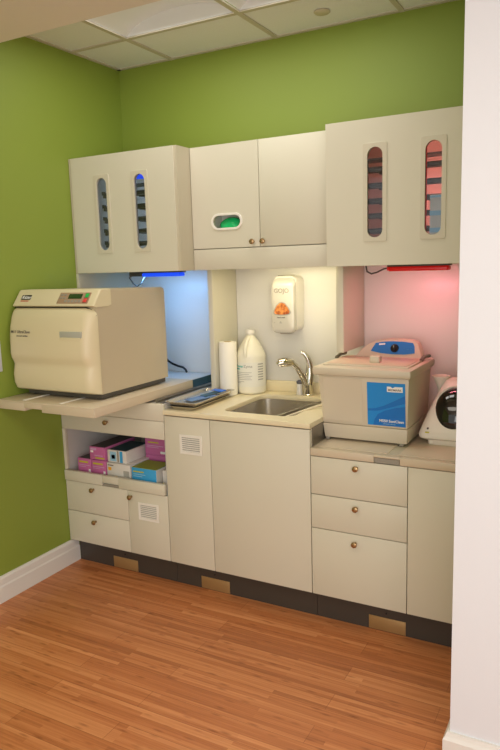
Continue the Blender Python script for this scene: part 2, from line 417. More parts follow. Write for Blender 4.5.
# boxes of supplies seen through the right slot window
t = thing('supply_carton', (1.86, YU+.025, ZUB+.017), 'tall white carton with pale blue bands behind the rightmost slot window', 'carton')
MB().box(1.812, 1.905, YU+.013, YU+.037, ZUB+.0165, 1.768, .001).build('box_body', CARD, t)
for z in (1.626, 1.690, 1.757): MB().box(1.8115, 1.9055, YU+.0125, YU+.0375, z, z+.018 if z < 1.75 else z+.008).build('stripe', MINT, t)

# ---- middle wall cabinet
t = thing('wall_cabinet', ((XU1+XU2)/2, -.17, ZUB), 'middle cream wall cabinet with two doors and an oval glove port', 'wall cabinet')
c = MB(); a, b = XU1+.001, XU2-.001
c.box(a, a+.016, YM+.02, -.001, ZUB, ZUT); c.box(b-.016, b, YM+.02, -.001, ZUB, ZUT); c.box(a+.016, b-.016, YM+.02, -.001, ZUT-.016, ZUT)
c.box(a+.016, b-.016, YM+.02, -.001, ZUM-.01, ZUM+.006); c.box(a+.016, b-.016, -.012, -.001, ZUM, ZUT-.016)
c.build('carcass', LAMD, t, False)
me = sheet([(a+.002, ZUM+.003), (XMID-.0016, ZUM+.003), (XMID-.0016, ZUT-.001), (a+.002, ZUT-.001)], [stadium(.850, 1.7265, .150, .060)], YM, YM+.019, bev=.001)
d = link('door', me, LAM, t)
knob(.988, YM, 1.629, d)
me = sheet(stadium(.850, 1.7265, .168, .076), [stadium(.850, 1.7265, .146, .056)], YM-.004, YM+.002, bev=.0012)
bz = link('port_ring', me, WHITEP, d); bz['label'] = 'white oval port ring'
d = front(XMID, b-.001, ZUM+.0015, ZUT-.001+.0016, YM, t, 'door'); knob(1.042, YM, 1.629, d)
MB().box(a+.002, b-.002, YM, YM+.019, ZUB, ZUM-.001, .0012).build('valance', LAM, t)
# the glove dispenser behind the port
t = thing('glove_box', (.85, YM+.08, ZUM+.006), 'white glove carton with bright green gloves bulging behind the oval port', 'glove box')
c = MB(); gx0, gx1, gy0, gy1, gz0, gz1 = .765, .945, YM+.022, YM+.10, ZUM+.0065, 1.80
c.box(gx0, gx1, gy1-.002, gy1, gz0, gz1); c.box(gx0, gx0+.002, gy0, gy1, gz0, gz1); c.box(gx1-.002, gx1, gy0, gy1, gz0, gz1); c.box(gx0, gx1, gy0, gy1, gz1-.002, gz1); c.box(gx0, gx1, gy0, gy1, gz0, gz0+.002)
c.build('carton', LABELW, t, False)
g = MB(); rings = []
for k in range(9):
    ph = PI/2*k/8; r = math.cos(ph)
    ring = []
    for j in range(28):
        aa = 2*PI*j/28; wob = 1+.05*math.sin(5*aa+k)
        ring.append((.850+.064*r*wob*math.cos(aa), YM+.05+.038*r*wob*math.sin(aa), 1.703+.046*math.sin(ph)))
    rings.append(ring)
g.loft([[(p[0], p[1], ZUM+.009) for p in rings[0]]]+rings)
g.build('gloves', GRN, t)

# ---- niches below the wall cabinets
XDV = .674
def panel(name, x0, x1, y0, y1, z0, z1, label, m=PANEL):
    t = MB().box(x0, x1, y0, y1, z0, z1, .0008).build(name, m, None); return tag(t, label, 'panel')
panel('side_panel', .0005, .015, YU, -.0125, .944, ZUB-.001, 'cream filler panel on the green wall behind the autoclave', LAM)
p = panel('back_panel', .0005, XDV, -.012, -.0005, .944, ZUB-.001, 'glossy back panel of the left niche in blue light')
p = panel('back_panel', .7030, 1.4035, -.012, -.0005, .875, ZUB-.001, 'plain back panel behind the soap dispenser and faucet')
p = panel('back_panel', 1.4045, XEND, -.012, -.0005, ZR+.001, ZUB-.001, 'back panel of the right niche in pink light')
panel('divider_panel', .6750, .7020, -.250, -.0005, ZC+.001, ZUB-.001, 'narrow upright divider left of the sink niche, by the towel roll', LAM)
panel('divider_panel', 1.3700, 1.4035, -.292, -.0125, 1.125, ZUB-.001, 'narrow upright divider between sink niche and red lit niche', LAM)

# ---- lamps under the cabinets
def under_lamp(x0, x1, y, lens, label, color, energy, loop):
    t = thing('under_cabinet_lamp', ((x0+x1)/2, y, ZUB), label, 'lamp')
    MB().box(x0, x1, y-.025, y+.03, ZUB-.008, ZUB-.0005, .002).build('housing', DGREY, t)
    MB().box(x0+(x1-x0)*loop[3], x1-.004, y-.028, y+.025, ZUB-.027, ZUB-.008, .006, 3).build('lens', lens, t)
    MB().box(x0, x0+(x1-x0)*loop[3], y-.026, y+.027, ZUB-.024, ZUB-.008, .002).build('end_cap', DGREY if loop[3] > .1 else lens, t)
    lx, lz, r, _ = loop
    MB().tube([(x0+.01, y, ZUB-.014), (x0-.02+.0, y, ZUB-.03), (x0+lx*.4-.01, y+.0, ZUB-lz*.8), (x0+lx*.8, y, ZUB-lz), (x0+lx*1.0+.02, y+.005, ZUB-lz*.8), (x0+lx*1.4+.02, y+.02, ZUB-.02), (x0+lx*1.5+.025, y+.025, ZUB-.003)] if loop[3] > .1 else
              [(x0+.005, y+.01, ZUB-.012), (x0-.02, y, ZUB-.016), (x0-.05, y, ZUB-.030), (x0-.075, y, ZUB-.036), (x0-.095, y, ZUB-.026), (x0-.10, y, ZUB-.002)], .0035, 8).build('cable', DGREY, t)
    li = bpy.data.lights.new('lamp_glow', 'AREA'); li.shape = 'RECTANGLE'; li.size = (x1-x0)*.8; li.size_y = .03; li.energy = energy; li.color = color
    lo = bpy.data.objects.new('lamp_glow', li); COL.objects.link(lo); lo.parent = t; lo.location = Vector(((x0+x1)/2, y, ZUB-.030))-wloc(t)
    lo.rotation_euler = (math.radians(25), 0, 0)
    return t
under_lamp(.225, .545, -.27, BLUEG, 'blue glowing strip lamp under the left wall cabinet', (.18, .48, 1.0), 1.6, (.035, .075, .012, .26))
under_lamp(1.60, 1.86, -.27, REDG, 'red glowing strip lamp under the right wall cabinet', (1.0, .25, .32), 1.3, (-.06, .03, .01, .02))
t = thing('under_cabinet_lamp', (1.05, -.25, ZUB), 'warm white strip lamp hidden under the middle wall cabinet above the sink', 'lamp')
MB().box(.90, 1.36, -.30, -.25, ZUM-.045, ZUM-.0105, .004).build('housing', WHITEP, t)
MB().box(.92, 1.34, -.295, -.255, ZUM-.052, ZUM-.044, .003).build('lens', WARMG, t)
li = bpy.data.lights.new('lamp_glow', 'AREA'); li.shape = 'RECTANGLE'; li.size = .42; li.size_y = .04; li.energy = 1.5; li.color = (1.0, .88, .56)
lo = bpy.data.objects.new('lamp_glow', li); COL.objects.link(lo); lo.parent = t; lo.location = Vector((1.13, -.275, ZUM-.056))-wloc(t)

# ================================================================== base cabinets
def carcass(x0, x1, z0, z1, y0, parent, shelf=(), m=LAMD, back=-.002, top=True):
    c = MB(); th = .016
    c.box(x0, x0+th, y0, back, z0, z1); c.box(x1-th, x1, y0, back, z0, z1)
    c.box(x0+th, x1-th, y0, back, z0, z0+th)
    if top: c.box(x0+th, x1-th, y0+.0, back, z1-th, z1)
    c.box(x0+th, x1-th, back-.01, back, z0+th, z1-th)
    for z in shelf: c.box(x0+th, x1-th, y0+.002, back-.01, z-.008, z+.008)
    return c.build('carcass', m, parent, False)
YF = YB+.020
# left column
t = thing('base_cabinet', (.32, -.3, ZD), 'left base cabinet with an open bay, drawers and a small vented door', 'base cabinet')
ca = carcass(.001, XB1-.001, ZD, .898, YF, t, (), INT)
MB().box(.017, .630, YF+.001, -.02, .735, .751).build('bay_top', INT, t, False)
MB().box(.017, .630, YF+.001, -.02, .462, .474).build('bay_floor', INT, t, False)
MB().box(.001, .018, YB+.001, YF, .5126, .7279, .0008).build('face_stile', LAM, t)
MB().box(.001, XB1-.001, YB, YF-.001, .8170, .898, .0012).build('top_rail', LAM, t)
d = front(.001, XB1-.001, .7279, .8166, YB, t, 'drawer'); knob(.304, YB, .787, d)
d = front(.001, XD, .2942, .4555, YB, t, 'drawer'); knob(.186, YB, .426, d)
d = front(.001, XD, ZD, .2942, YB, t, 'drawer'); knob(.188, YB, .256, d)
d = front(XD, XB1-.001, ZD, .4555, YB, t, 'door'); knob(.428, YB, .424, d); vent(.468, .589, .314, .403, YB, d)
# pull-out shelf of the bay, front lip with finger pull
c = MB()
fx0, fx1, fz = .252, .357, .470
c.box(.004, fx0, YB-.008, YB+.012, .458, .511, .002); c.box(fx1, XB1-.012, YB-.008, YB+.012, .458, .511, .002)
c.box(fx0, fx1, YB-.008, YB+.012, fz+.006, .511, .002); c.box(fx0, fx1, YB+.004, YB+.012, .458, fz+.006)
c.box(.018, .628, YB+.012, -.05, .476, .486)
c.build('pull_out_shelf', LAM, t)
MB().box(fx0+.002, fx1-.002, YB-.004, YB+.004, .4585, .468).build('finger_pull', GREYP, t)

# middle cabinet under the sink
t = thing('base_cabinet', (1.01, -.3, ZD), 'middle base cabinet under the sink with two tall plain doors', 'base cabinet')
carcass(XB1, XB3-.001, ZD, ZC-.0235, YF, t, top=False)
ztop = ZC-.026
d = front(XB1, XB2, ZD, ztop, YB, t, 'door'); vent(.731, .852, .676, .767, YB, d)
front(XB2, XB3-.001, ZD, ztop, YB, t, 'door')
MB().box(XB3-.001, XB3+.0006, YF, -.32, ZR+.001, ZC-.023).build('end_panel', STEELD, t, False)

# right cabinet
t = thing('base_cabinet', (1.72, -.3, ZD), 'right base cabinet with three drawers and a tall door, partly behind the white wall', 'base cabinet')
carcass(XB3, XEND, ZD, ZR2-.003, YF, t)
d = front(XB3, XB4, .5752, ZR2-.002, YB, t, 'drawer'); knob(1.582, YB, .709, d)
d = front(XB3, XB4, .4274, .5752, YB, t, 'drawer'); knob(1.581, YB, .540, d)
d = front(XB3, XB4, ZD, .4274, YB, t, 'drawer'); knob(1.576, YB, .389, d)
front(XB4, XEND, ZD, ZR2-.002, YB, t, 'door')

# toe kick with brass access plates
t = thing('toe_kick', (1.0, YK, 0), 'long charcoal plinth under the base cabinets with brass plates', 'toe kick')
MB().box(.017, .64, YK, YK+.02, 0, ZD).box(.642, 1.38, YK, YK+.02, 0, ZD).box(1.382, XEND, YK, YK+.02, 0, ZD).box(.017, XEND, YK+.02, -.05, 0, ZD-.002).build('plinth', KICK, t, False)
for x in (.245, .783, 1.616):
    pl = MB().box(x, x+.156, YK-.003, YK+.0005, .003, .062, .0008).build('access_plate', BRASS, t)
    MB().cyl((x+.075, YK+.0005, .082), (x+.075, YK-.0025, .082), .004, n=12).build('screw', BLACK, t)

# ================================================================== worktops
# sink worktop with sink cut-out
sx0, sx1, sy0, sy1 = .905, 1.262, -.545, -.125
def rr_xy(x0, x1, y0, y1, r, n=6): return rrect(x0, x1, y0, y1, r, n)
t = thing('sink_worktop', (1.0, -.3, ZC), 'cream worktop around the sink between the two appliance counters', 'worktop')
me = sheet([(XB1, YB-.006), (XB3+.001, YB-.006), (XB3+.001, -.02), (XB1, -.02)], [rr_xy(sx0, sx1, sy0, sy1, .05)], ZC-.022, ZC, 'XY', .002)
link('slab', me, CTOP, t)
tag(MB().box(.7030, 1.380, -.034, -.0125, ZC+.0005, ZC+.055, .002).build('backsplash', CTOP), 'low cream backsplash strip along the wall behind the sink', 'backsplash')
# sink
t = thing('sink', (1.085, -.33, ZC-.17), 'rectangular stainless steel undermount sink basin', 'sink')
rings = []
for z, ins, r in ((ZC-.0225, -.002, .052), (ZC-.10, .003, .05), (ZC-.15, .010, .05), (ZC-.166, .028, .05), (ZC-.170, .06, .04)):
    rings.append([(x, y, z) for x, y in rr_xy(sx0+ins, sx1-ins, sy0+ins, sy1-ins, r)])
b = MB().loft(rings, False); b.bm.faces.new([b.bm.verts[:][-1-i] for i in range(len(rings[0]))])
o = b.build('basin', STEEL, t)
MB().lathe([(.042, .0005), (.044, .003), (.036, .004), (.03, .001), (.0005, .001)], ((sx0+sx1)/2, (sy0+sy1)/2, ZC-.170), 32).build('drain', CHROME, t)
# steel rods/utensil leaning in the sink's right corner
t = thing('slim_rod', (1.25, -.35, ZC-.1), 'slim pale rod resting across the right end of the sink', 'rod')
MB().tube([(1.170, -.535, ZC-.012), (1.262, -.36, ZC+.012), (1.31, -.27, ZC+.022)], .006, 10).build('shaft', STEELD, t)
MB().tube([(1.192, -.535, ZC-.02), (1.276, -.385, ZC+.006), (1.33, -.30, ZC+.018)], .0045, 10).build('handle', mat('pale_rod', lin(226, 214, 190), .35, var=.02), t)

# left pull-out board carrying the autoclave, and the fixed counter behind it
TX1, TY0, TZ1 = .571, -1.010, .952
t = thing('pull_out_board', (.28, -.65, .908), 'thick cream pull-out board jutting forward under the autoclave', 'worktop')
c = MB(); nx0, nx1 = .165, .268; zb = .909
c.box(.001, nx0, TY0, -.262, zb, TZ1-.006, .003); c.box(nx1, TX1, TY0, -.262, zb, TZ1-.006, .003)
c.box(nx0-.004, nx1+.004, TY0, -.262, zb+.013, TZ1-.006, .003)
c.box(.001, TX1, TY0, -.262, TZ1-.010, TZ1, .003)
c.build('board', CTOPR, t)
c = MB().box(.135, .150, TY0+.02, -.30, TZ1-.0005, TZ1+.003, .001).box(.355, .370, TY0+.02, -.30, TZ1-.0005, TZ1+.003, .001)
c.build('guide_strip', WHITEP, t)
t = thing('fixed_counter', (.28, -.13, .9), 'blue lit fixed counter behind the pull-out board', 'worktop')
MB().box(.001, TX1-.03, -.260, -.0125, .9, TZ1-.008, .002).build('slab', PANEL, t)
MB().box(TX1-.03, TX1-.026, -.26, -.0125, .902, TZ1-.010).build('edge_plate', mat('teal_metal', lin(96, 128, 140), .35, .6, var=.03), t)
t = thing('drawer_slide', (.61, -.3, .884), 'thin steel rail beside the tray along the edge of the board', 'rail')
MB().box(.588, .600, YB+.02, -.03, .8985, .909, .001).box(.612, .632, YB+.02, -.03, .8985, .902, .001).box(.584, .604, YB+.02, -.26, .909, .912).build('rail', STEELD, t)

# right worktop
t = thing('appliance_worktop', (1.72, -.3, ZR2), 'lower beige worktop under the ultrasonic cleaner', 'worktop')
c = MB(); hx0, hx1 = 1.654, 1.758
c.box(XB3+.0015, hx0, YB-.004, YB+.03, ZR2, ZR-.0008, .002); c.box(hx1, XEND, YB-.004, YB+.03, ZR2, ZR-.0008, .002)
c.box(hx0, hx1, YB-.004, YB+.03, ZR2+.022, ZR-.0008, .002); c.box(hx0, hx1, YB+.012, YB+.03, ZR2, ZR2+.022)
c.box(XB3+.0015, XEND, YB+.03, -.0125, ZR2, ZR-.001, .001)
c.build('slab', CTOPR, t)
c = MB().box(XB3+.03, 1.700, YB+.028, -.03, ZR-.0012, ZR+.0025, .0015).box(1.745, XEND-.004, YB+.028, -.03, ZR-.0012, ZR+.0025, .0015)
c.build('mat_board', CTOPR, t)
MB().box(hx0+.002, hx1-.002, YB-.0005, YB+.011, ZR2+.0005, ZR2+.020).build('finger_pull', GREYP, t)
MB().box(1.700, 1.745, YB+.03, -.03, ZR-.0012, ZR-.0002).build('channel', LAMD, t, False)

# ================================================================== autoclave
ax0, ax1 = .012, .500
t = thing('autoclave', (.25, -.62, TZ1), 'large beige tabletop autoclave with keypad standing on the pull-out board', 'autoclave')
AZ = .980; AYB = -.372
# side profile of the shell (y, z)
pr = [(-.872, AZ), (-.872, 1.372), (-.832, 1.428), (-.822, 1.434), (-.812, 1.437), (-.40, 1.431), (-.378, 1.424), (AYB, 1.405), (AYB, AZ)]
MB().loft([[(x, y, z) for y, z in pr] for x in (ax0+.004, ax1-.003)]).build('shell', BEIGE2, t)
# control fascia: sloping top front
pf = [(-.886, 1.366), (-.894, 1.371), (-.846, 1.434), (-.838, 1.440), (-.780, 1.4405), (-.780, 1.372), (-.80, 1.366)]
rr = []
for x, k in ((ax0, .6), (ax0+.004, .9), (ax0+.012, 1), (ax1-.014, 1), (ax1-.005, .9), (ax1-.0, .6)):
    cy, cz = -.83, 1.40
    rr.append([(x, y+(0 if k == 1 else (1-k)*.012), z-(0 if k == 1 else (1-k)*.006)) for y, z in pf])
fs = MB().loft(rr).build('control_fascia', BEIGE, t)
# keypad on the slope
n0 = Vector((0, -.894, 1.371)); n1 = Vector((0, -.846, 1.434)); sl = (n1-n0).normalized(); nrm = Vector((0, -sl.z, sl.y))
def onslope(x0, x1, u0, u1, h0, h1, m, name, parent, bev=.0008):
    p = []
    for h in (h0, h1):
        for x, u in ((x0, u0), (x1, u0), (x1, u1), (x0, u1)):
            q = n0+sl*u+nrm*h; p.append((x, q.y, q.z))
    return MB().hexa(p, bev).build(name, m, parent)
L = (n1-n0).length
kp = onslope(.283, .462, L*.14, L*.86, -.001, .0022, mat('taupe_keypad', lin(172, 142, 116), .45, var=.02), 'keypad', t)
onslope(.340, .418, L*.44, L*.76, .002, .0034, LCD, 'screen', kp)
onslope(.432, .458, L*.16, L*.84, .0018, .003, mat('rust_keypad_end', lin(150, 100, 80), .45, var=.02), 'button_panel', kp)
onslope(.436, .455, L*.52, L*.78, .0028, .0046, BG, 'button', kp)['label'] = 'green button'
onslope(.434, .452, L*.22, L*.44, .0028, .0046, BR, 'button', kp)['label'] = 'red button'
for i in range(5): onslope(.325+i*.02, .339+i*.02, L*.2, L*.36, .002, .003, GREYP, 'key', kp)
for i in range(2):
    for j in range(2): onslope(.292+i*.019, .306+i*.019, L*(.44+j*.2), L*(.56+j*.2), .002, .003, GREYP, 'key', kp)
nm = onslope(.052, .110, L*.40, L*.72, -.0005, .0018, BLACK, 'nameplate', t)
q = n0+sl*(L*.46)+nrm*.002
a_ = math.atan2(sl.z, sl.y)
text('nameplate_lettering', 'Ritter', TEXTW, nm, .024, (.055, q.y, q.z), rx=a_, shear=.25, thick=.0003)
onslope(.054, .104, L*.29, L*.34, -.0005, .001, RED, 'underline', t, .0)
# door: bulging and rippled panel under the fascia; grid mesh swept along x with rounded ends
zz = [.986, .994, 1.02, 1.06, 1.092, 1.105, 1.118, 1.135, 1.155, 1.175, 1.20, 1.24, 1.28, 1.32, 1.345, 1.357, 1.361]
yy = [-.905, -.920, -.932, -.934, -.927, -.924, -.928, -.938, -.943, -.942, -.941, -.938, -.931, -.918, -.905, -.894, -.880]
rings = []
for x, k in ((ax0-.004, .0), (ax0-.003, .35), (ax0+.004, .72), (ax0+.014, .92), (ax0+.03, 1), (ax1-.05, 1), (ax1-.030, .93), (ax1-.016, .78), (ax1-.006, .52), (ax1+.001, .22), (ax1+.003, 0)):
    rings.append([(x, -.878+(y+.878)*k if k else -.878, z+(0 if z < 1.3 else -(1-k)*.035*(z-1.3)/.06)) for y, z in zip(yy, zz)]+[(x, -.874, zz[-1]-(1-k)*.035), (x, -.874, zz[0])])
dr = MB().loft(rings).build('door', BEIGE, t)
MB().tube([(ax0+.01, -.884, 1.3635), (ax1-.05, -.884, 1.3635), (ax1-.02, -.882, 1.352), (ax1+.001, -.880, 1.326)], .0028, 6).build('door_gasket', BLACK, t)
MB().box(.338, .462, -.940, -.925, 1.236, 1.262, .002).build('handle_recess', mat('pale_grey_insert', lin(176, 176, 164), .4, var=.02), dr)
MB().hexa([(.338, -.943, 1.226), (.462, -.943, 1.226), (.462, -.925, 1.226), (.338, -.925, 1.226), (.345, -.9405, 1.237), (.455, -.9405, 1.237), (.455, -.925, 1.237), (.345, -.925, 1.237)], .001).build('handle_lip', BEIGE, dr)
text('door_lettering', 'M11 UltraClave', TEXTG, dr, .0185, (.040, -.9392, 1.250), shear=.2)
text('door_lettering', 'automatic sterilizer', TEXTG, dr, .009, (.075, -.9404, 1.235), thick=.0006)
for x in (ax0+.05, ax1-.05):
    for y in (-.83, -.42): MB().cyl((x, y, TZ1), (x, y, AZ), .016, .019, 16).build('foot', BLACK, t)
MB().box(ax0+.03, ax1-.012, -.862, -.385, TZ1+.007, AZ).build('underside_shade', DGREY, t)  # dark block standing in for the shadow beneath the autoclave
# power cord
t = thing('power_cord', (.35, -.05, 1.0), 'black power cord running down behind the autoclave', 'cord')
MB().tube([(.24, -.040, 1.03), (.268, -.05, 1.008), (.30, -.05, .992), (.335, -.05, .981), (.368, -.05, .975), (.385, -.05, .962), (.393, -.05, .948)], .006, 10).build('cord', BLACK, t)

# ================================================================== things by the sink
# instrument trays (two, stacked) with pouches
def steel_tray(x, y, w_, l, z0, h, name, label, rz=0.):
    t = thing(name, (x, y, z0), label, 'tray', 'steel instrument trays')
    def ring(hw, hl, z, r=.02): return [(x+a, y+b, z) for a, b in rr_xy(-hw, hw, -hl, hl, r, 4)]
    R = [ring(w_/2-.008, l/2-.008, z0+.001), ring(w_/2-.002, l/2-.002, z0+h-.003), ring(w_/2+.008, l/2+.008, z0+h-.001), ring(w_/2+.009, l/2+.009, z0+h+.001),
         ring(w_/2-.001, l/2-.001, z0+h), ring(w_/2-.006, l/2-.006, z0+.006), ring(w_/2-.012, l/2-.012, z0+.0025)]
    MB().loft(R).build('pan', STEEL, t)
    t.rotation_euler.z = rz
    return t
trz = .02
steel_tray(.724, -.440, .140, .330, ZC+.001, .015, 'instrument_tray', 'lower steel tray of the pair at the worktop corner', trz)
steel_tray(.724, -.425, .158, .365, ZC+.0185, .018, 'instrument_tray', 'upper steel tray of the pair, holding clear blue pouches', trz)
t = thing('sterilization_pouch', (.725, -.42, ZC+.025), 'clear blue and white instrument pouch lying in the upper steel tray', 'pouch')
c = MB()
c.hexa([(.675, -.50, ZC+.026), (.735, -.53, ZC+.026), (.785, -.37, ZC+.026), (.72, -.35, ZC+.026), (.675, -.50, ZC+.0275), (.735, -.53, ZC+.0275), (.785, -.37, ZC+.030), (.72, -.35, ZC+.030)])
c.build('film', POUCH, t)
MB().hexa([(.70, -.40, ZC+.0305), (.745, -.42, ZC+.0305), (.765, -.31, ZC+.032), (.72, -.30, ZC+.032), (.70, -.40, ZC+.032), (.745, -.42, ZC+.032), (.765, -.31, ZC+.0335), (.72, -.30, ZC+.0335)]).build('paper_backing', TEALD, t)
t = thing('sterilization_pouch', (.735, -.29, ZC+.03), 'bright blue pouch at the back rim of the upper steel tray', 'pouch')
MB().hexa([(.705, -.30, ZC+.0365), (.775, -.325, ZC+.0365), (.782, -.285, ZC+.0365), (.71, -.272, ZC+.0365), (.705, -.30, ZC+.040), (.775, -.325, ZC+.040), (.782, -.285, ZC+.043), (.71, -.272, ZC+.043)], .001).build('film', mat('bright_blue_film', lin(40, 110, 210), .25, var=.1, vscale=30), t)

# paper towel roll


px, py = .749, -.200
t = thing('paper_towel_roll', (px, py, ZC), 'white paper towel roll standing beside the detergent jug', 'paper towels')
c = MB().lathe([(.020, .002), (.0435, .002), (.045, .008), (.045, .267), (.0435, .272), (.020, .272), (.018, .264)], (px, py, ZC), 44, True)
c.build('roll', PAPER, t)
MB().lathe([(.0195, .0), (.0195, .2735), (.0175, .2735), (.0175, .0)], (px, py, ZC), 28, False).build('core', mat('cardboard_core', lin(190, 170, 130), .8, var=.05), t)

# jug of enzymatic cleaner
jx, jy = .827, -.102
t = thing('detergent_jug', (jx, jy, ZC), 'white plastic gallon jug of enzymatic cleaner with moulded handle', 'jug')
prof = [(.040, 0), (.070, .002), (.077, .010), (.078, .03), (.078, .175), (.0785, .186), (.077, .196), (.070, .214), (.058, .236), (.044, .258), (.031, .276), (.022, .287), (.019, .294), (.019, .300)]
prof = [(r*.965, z*1.02) for r, z in prof]
body = MB().lathe(prof, (jx, jy, ZC), 48)
body.build('bottle', BOTTLE, t)
# moulded handle across the shoulder
hd = MB().tube([(jx+.004, jy-.018, ZC+.290), (jx+.004, jy-.038, ZC+.278), (jx+.006, jy-.062, ZC+.250), (jx+.008, jy-.072, ZC+.222), (jx+.008, jy-.070, ZC+.196), (jx+.008, jy-.060, ZC+.184)], [.010, .0105, .0105, .0105, .010, .007], 12).build('handle', BOTTLE, t)
MB().lathe([(.0215, .296), (.0235, .299), (.0235, .316), (.0215, .320), (.004, .3205)], (jx, jy, ZC+.006), 30).build('cap', WHITEP, t)
# wrap-round label: facing the camera
def wrap(cx, cy, r, a0, a1, z0, z1, m, name, parent, n=20, th=.0006):
    R = []
    for k in range(n+1):
        a = math.radians(a0+(a1-a0)*k/n); c_, s_ = math.cos(a), math.sin(a)
        R.append([(cx+r*c_, cy+r*s_, z0), (cx+(r+th)*c_, cy+(r+th)*s_, z0), (cx+(r+th)*c_, cy+(r+th)*s_, z1), (cx+r*c_, cy+r*s_, z1)])
    return MB().loft(R).build(name, m, parent)
lb = wrap(jx, jy, .0755, 200, 375, ZC+.040, ZC+.165, LABELW, 'label', t)
wrap(jx, jy, .0762, 208, 250, ZC+.128, ZC+.134, TEAL, 'label_band', lb)
for k, (a0, a1, z) in enumerate([(212, 300, .113), (212, 290, .104), (214, 302, .095), (214, 296, .086), (214, 300, .077), (216, 270, .066), (216, 255, .059)]):
    wrap(jx, jy, .0762, a0, a1, ZC+z, ZC+z+.0022, TEXTL, 'label_line', lb, 10)
for k in range(7): wrap(jx, jy, .0762, 325, 350, ZC+.152-k*.013, ZC+.158-k*.013, TEXTL, 'label_line', lb, 6)
def curved_text(body_, size, a_start, z, m, parent, r, cx, cy):
    cu = bpy.data.curves.new('t', 'FONT'); cu.body = body_; cu.size = size; cu.extrude = .0003; cu.resolution_u = 3; cu.offset = size*.015
    o = bpy.data.objects.new('t', cu); COL.objects.link(o)
    me = bpy.data.meshes.new_from_object(o.evaluated_get(bpy.context.evaluated_depsgraph_get())); bpy.data.objects.remove(o)
    for v in me.vertices:
        a = math.radians(a_start)+v.co.x/r; rad = r+v.co.z+.0008
        v.co = (cx+rad*math.cos(a), cy+rad*math.sin(a), z+v.co.y)
    return link('lettering', me, m, parent, False)
curved_text('EmPower', .020, 208, ZC+.139, TEAL, lb, .0755, jx, jy)
curved_text('Zyme', .020, 268, ZC+.139, TEXTL, lb, .0755, jx, jy)
# small spray bottle half hidden between towel roll and jug
t = thing('small_bottle', (.800, -.035, ZC), 'small printed white bottle squeezed between towel roll and jug', 'bottle')
bx_, by_ = .728, -.046
t.location = (bx_, by_, ZC)
MB().lathe([(.020, 0), (.022, .004), (.022, .150), (.018, .168), (.011, .176), (.011, .190), (.004, .192)], (bx_, by_, ZC), 28).build('bottle', LABELW, t)
for k in range(6): wrap(bx_, by_, .0222, 250, 350, ZC+.03+k*.018, ZC+.037+k*.018, TEXTG, 'label_line', t, 8)

# soap dispenser on the back panel
dx0, dx1, dz0, dz1, dyf = .960, 1.092, 1.186, 1.468, -.118
t = thing('soap_dispenser', (1.03, -.06, 1.19), 'white and grey touch-free soap dispenser on the wall above the jug', 'soap dispenser')
MB().loft([[(x, y, z) for x, z in rrect(dx0+i, dx1-i, dz0+i+.006, dz1-i, .03, 6)] for y, i in ((-.0125, .002), (-.085, .0), (-.098, .004))]).build('housing', WHITEP, t)
def frontring(y, ins, zb, zt, r=.026): return [(x, y, z) for x, z in rrect(dx0+.001+ins, dx1-.004-ins, zb, zt, r, 6)]
R = [frontring(-.0985, .001, dz0+.002, dz1-.012), frontring(-.112, .0, dz0, dz1-.024), frontring(-.124, .004, dz0+.006, dz1-.034), frontring(-.129, .014, dz0+.018, dz1-.046, .02)]
cv = MB().loft(R).build('cover', mat('light_grey_plastic', lin(208, 204, 194), .22, var=.01, coat=.3), t)
MB().box(.985, 1.060, -.09, -.045, dz1-.004, dz1+.0015, .002).build('lock_slot', GREYP, t)
text('cover_lettering', 'GOJO', GREYP, cv, .031, (1.022, -.1296, 1.385), align='CENTER', thick=.0008)
tri = [(a+.006, b) for a, b in [(.976, 1.287), (.978, 1.300), (.990, 1.322), (1.005, 1.334), (1.018, 1.337), (1.032, 1.332), (1.050, 1.312), (1.060, 1.293), (1.054, 1.284), (1.030, 1.279), (1.0, 1.279), (.984, 1.281)]]
cxm = 1.024; czm = 1.305
me = sheet([(cxm+(a-cxm)*1.16, czm+(b-czm)*1.16) for a, b in tri], [], -.1300, -.1285); link('picture_border', me, TEXTL, cv, False)
om = bpy.data.materials.new('copper_picture'); om.use_nodes = True; ont = om.node_tree
n_ = ont.nodes.new('ShaderNodeTexNoise'); n_.inputs['Scale'].default_value = 45; n_.inputs['Detail'].default_value = 3; tc_ = ont.nodes.new('ShaderNodeTexCoord')
r_ = ont.nodes.new('ShaderNodeValToRGB'); r_.color_ramp.elements[0].position = .35; r_.color_ramp.elements[0].color = (*lin(150, 62, 26), 1); r_.color_ramp.elements[1].position = .62; r_.color_ramp.elements[1].color = (*lin(244, 160, 84), 1)
ont.links.new(tc_.outputs['Object'], n_.inputs['Vector']); ont.links.new(n_.outputs['Fac'], r_.inputs[0]); ont.links.new(r_.outputs[0], ont.nodes['Principled BSDF'].inputs['Base Color'])
me = sheet(tri, [], -.1312, -.1295); link('picture', me, om, cv, False)
text('cover_lettering', 'hand wash', TEXTG, cv, .0105, (1.018, -.1296, 1.262), align='CENTER', thick=.0008)
MB().tube([(.981, -.129, 1.240), (.981, -.1298, 1.239)], .0035, 10).build('indicator', TEXTL, cv)
MB().box(1.008, 1.022, -.1298, -.1285, 1.236, 1.240).box(1.012, 1.018, -.1298, -.1285, 1.240, 1.246).build('hand_symbol', TEXTL, cv)
MB().box(.995, 1.05, -.10, -.05, dz0-.006, dz0+.012, .004).build('nozzle_base', GREYP, t)

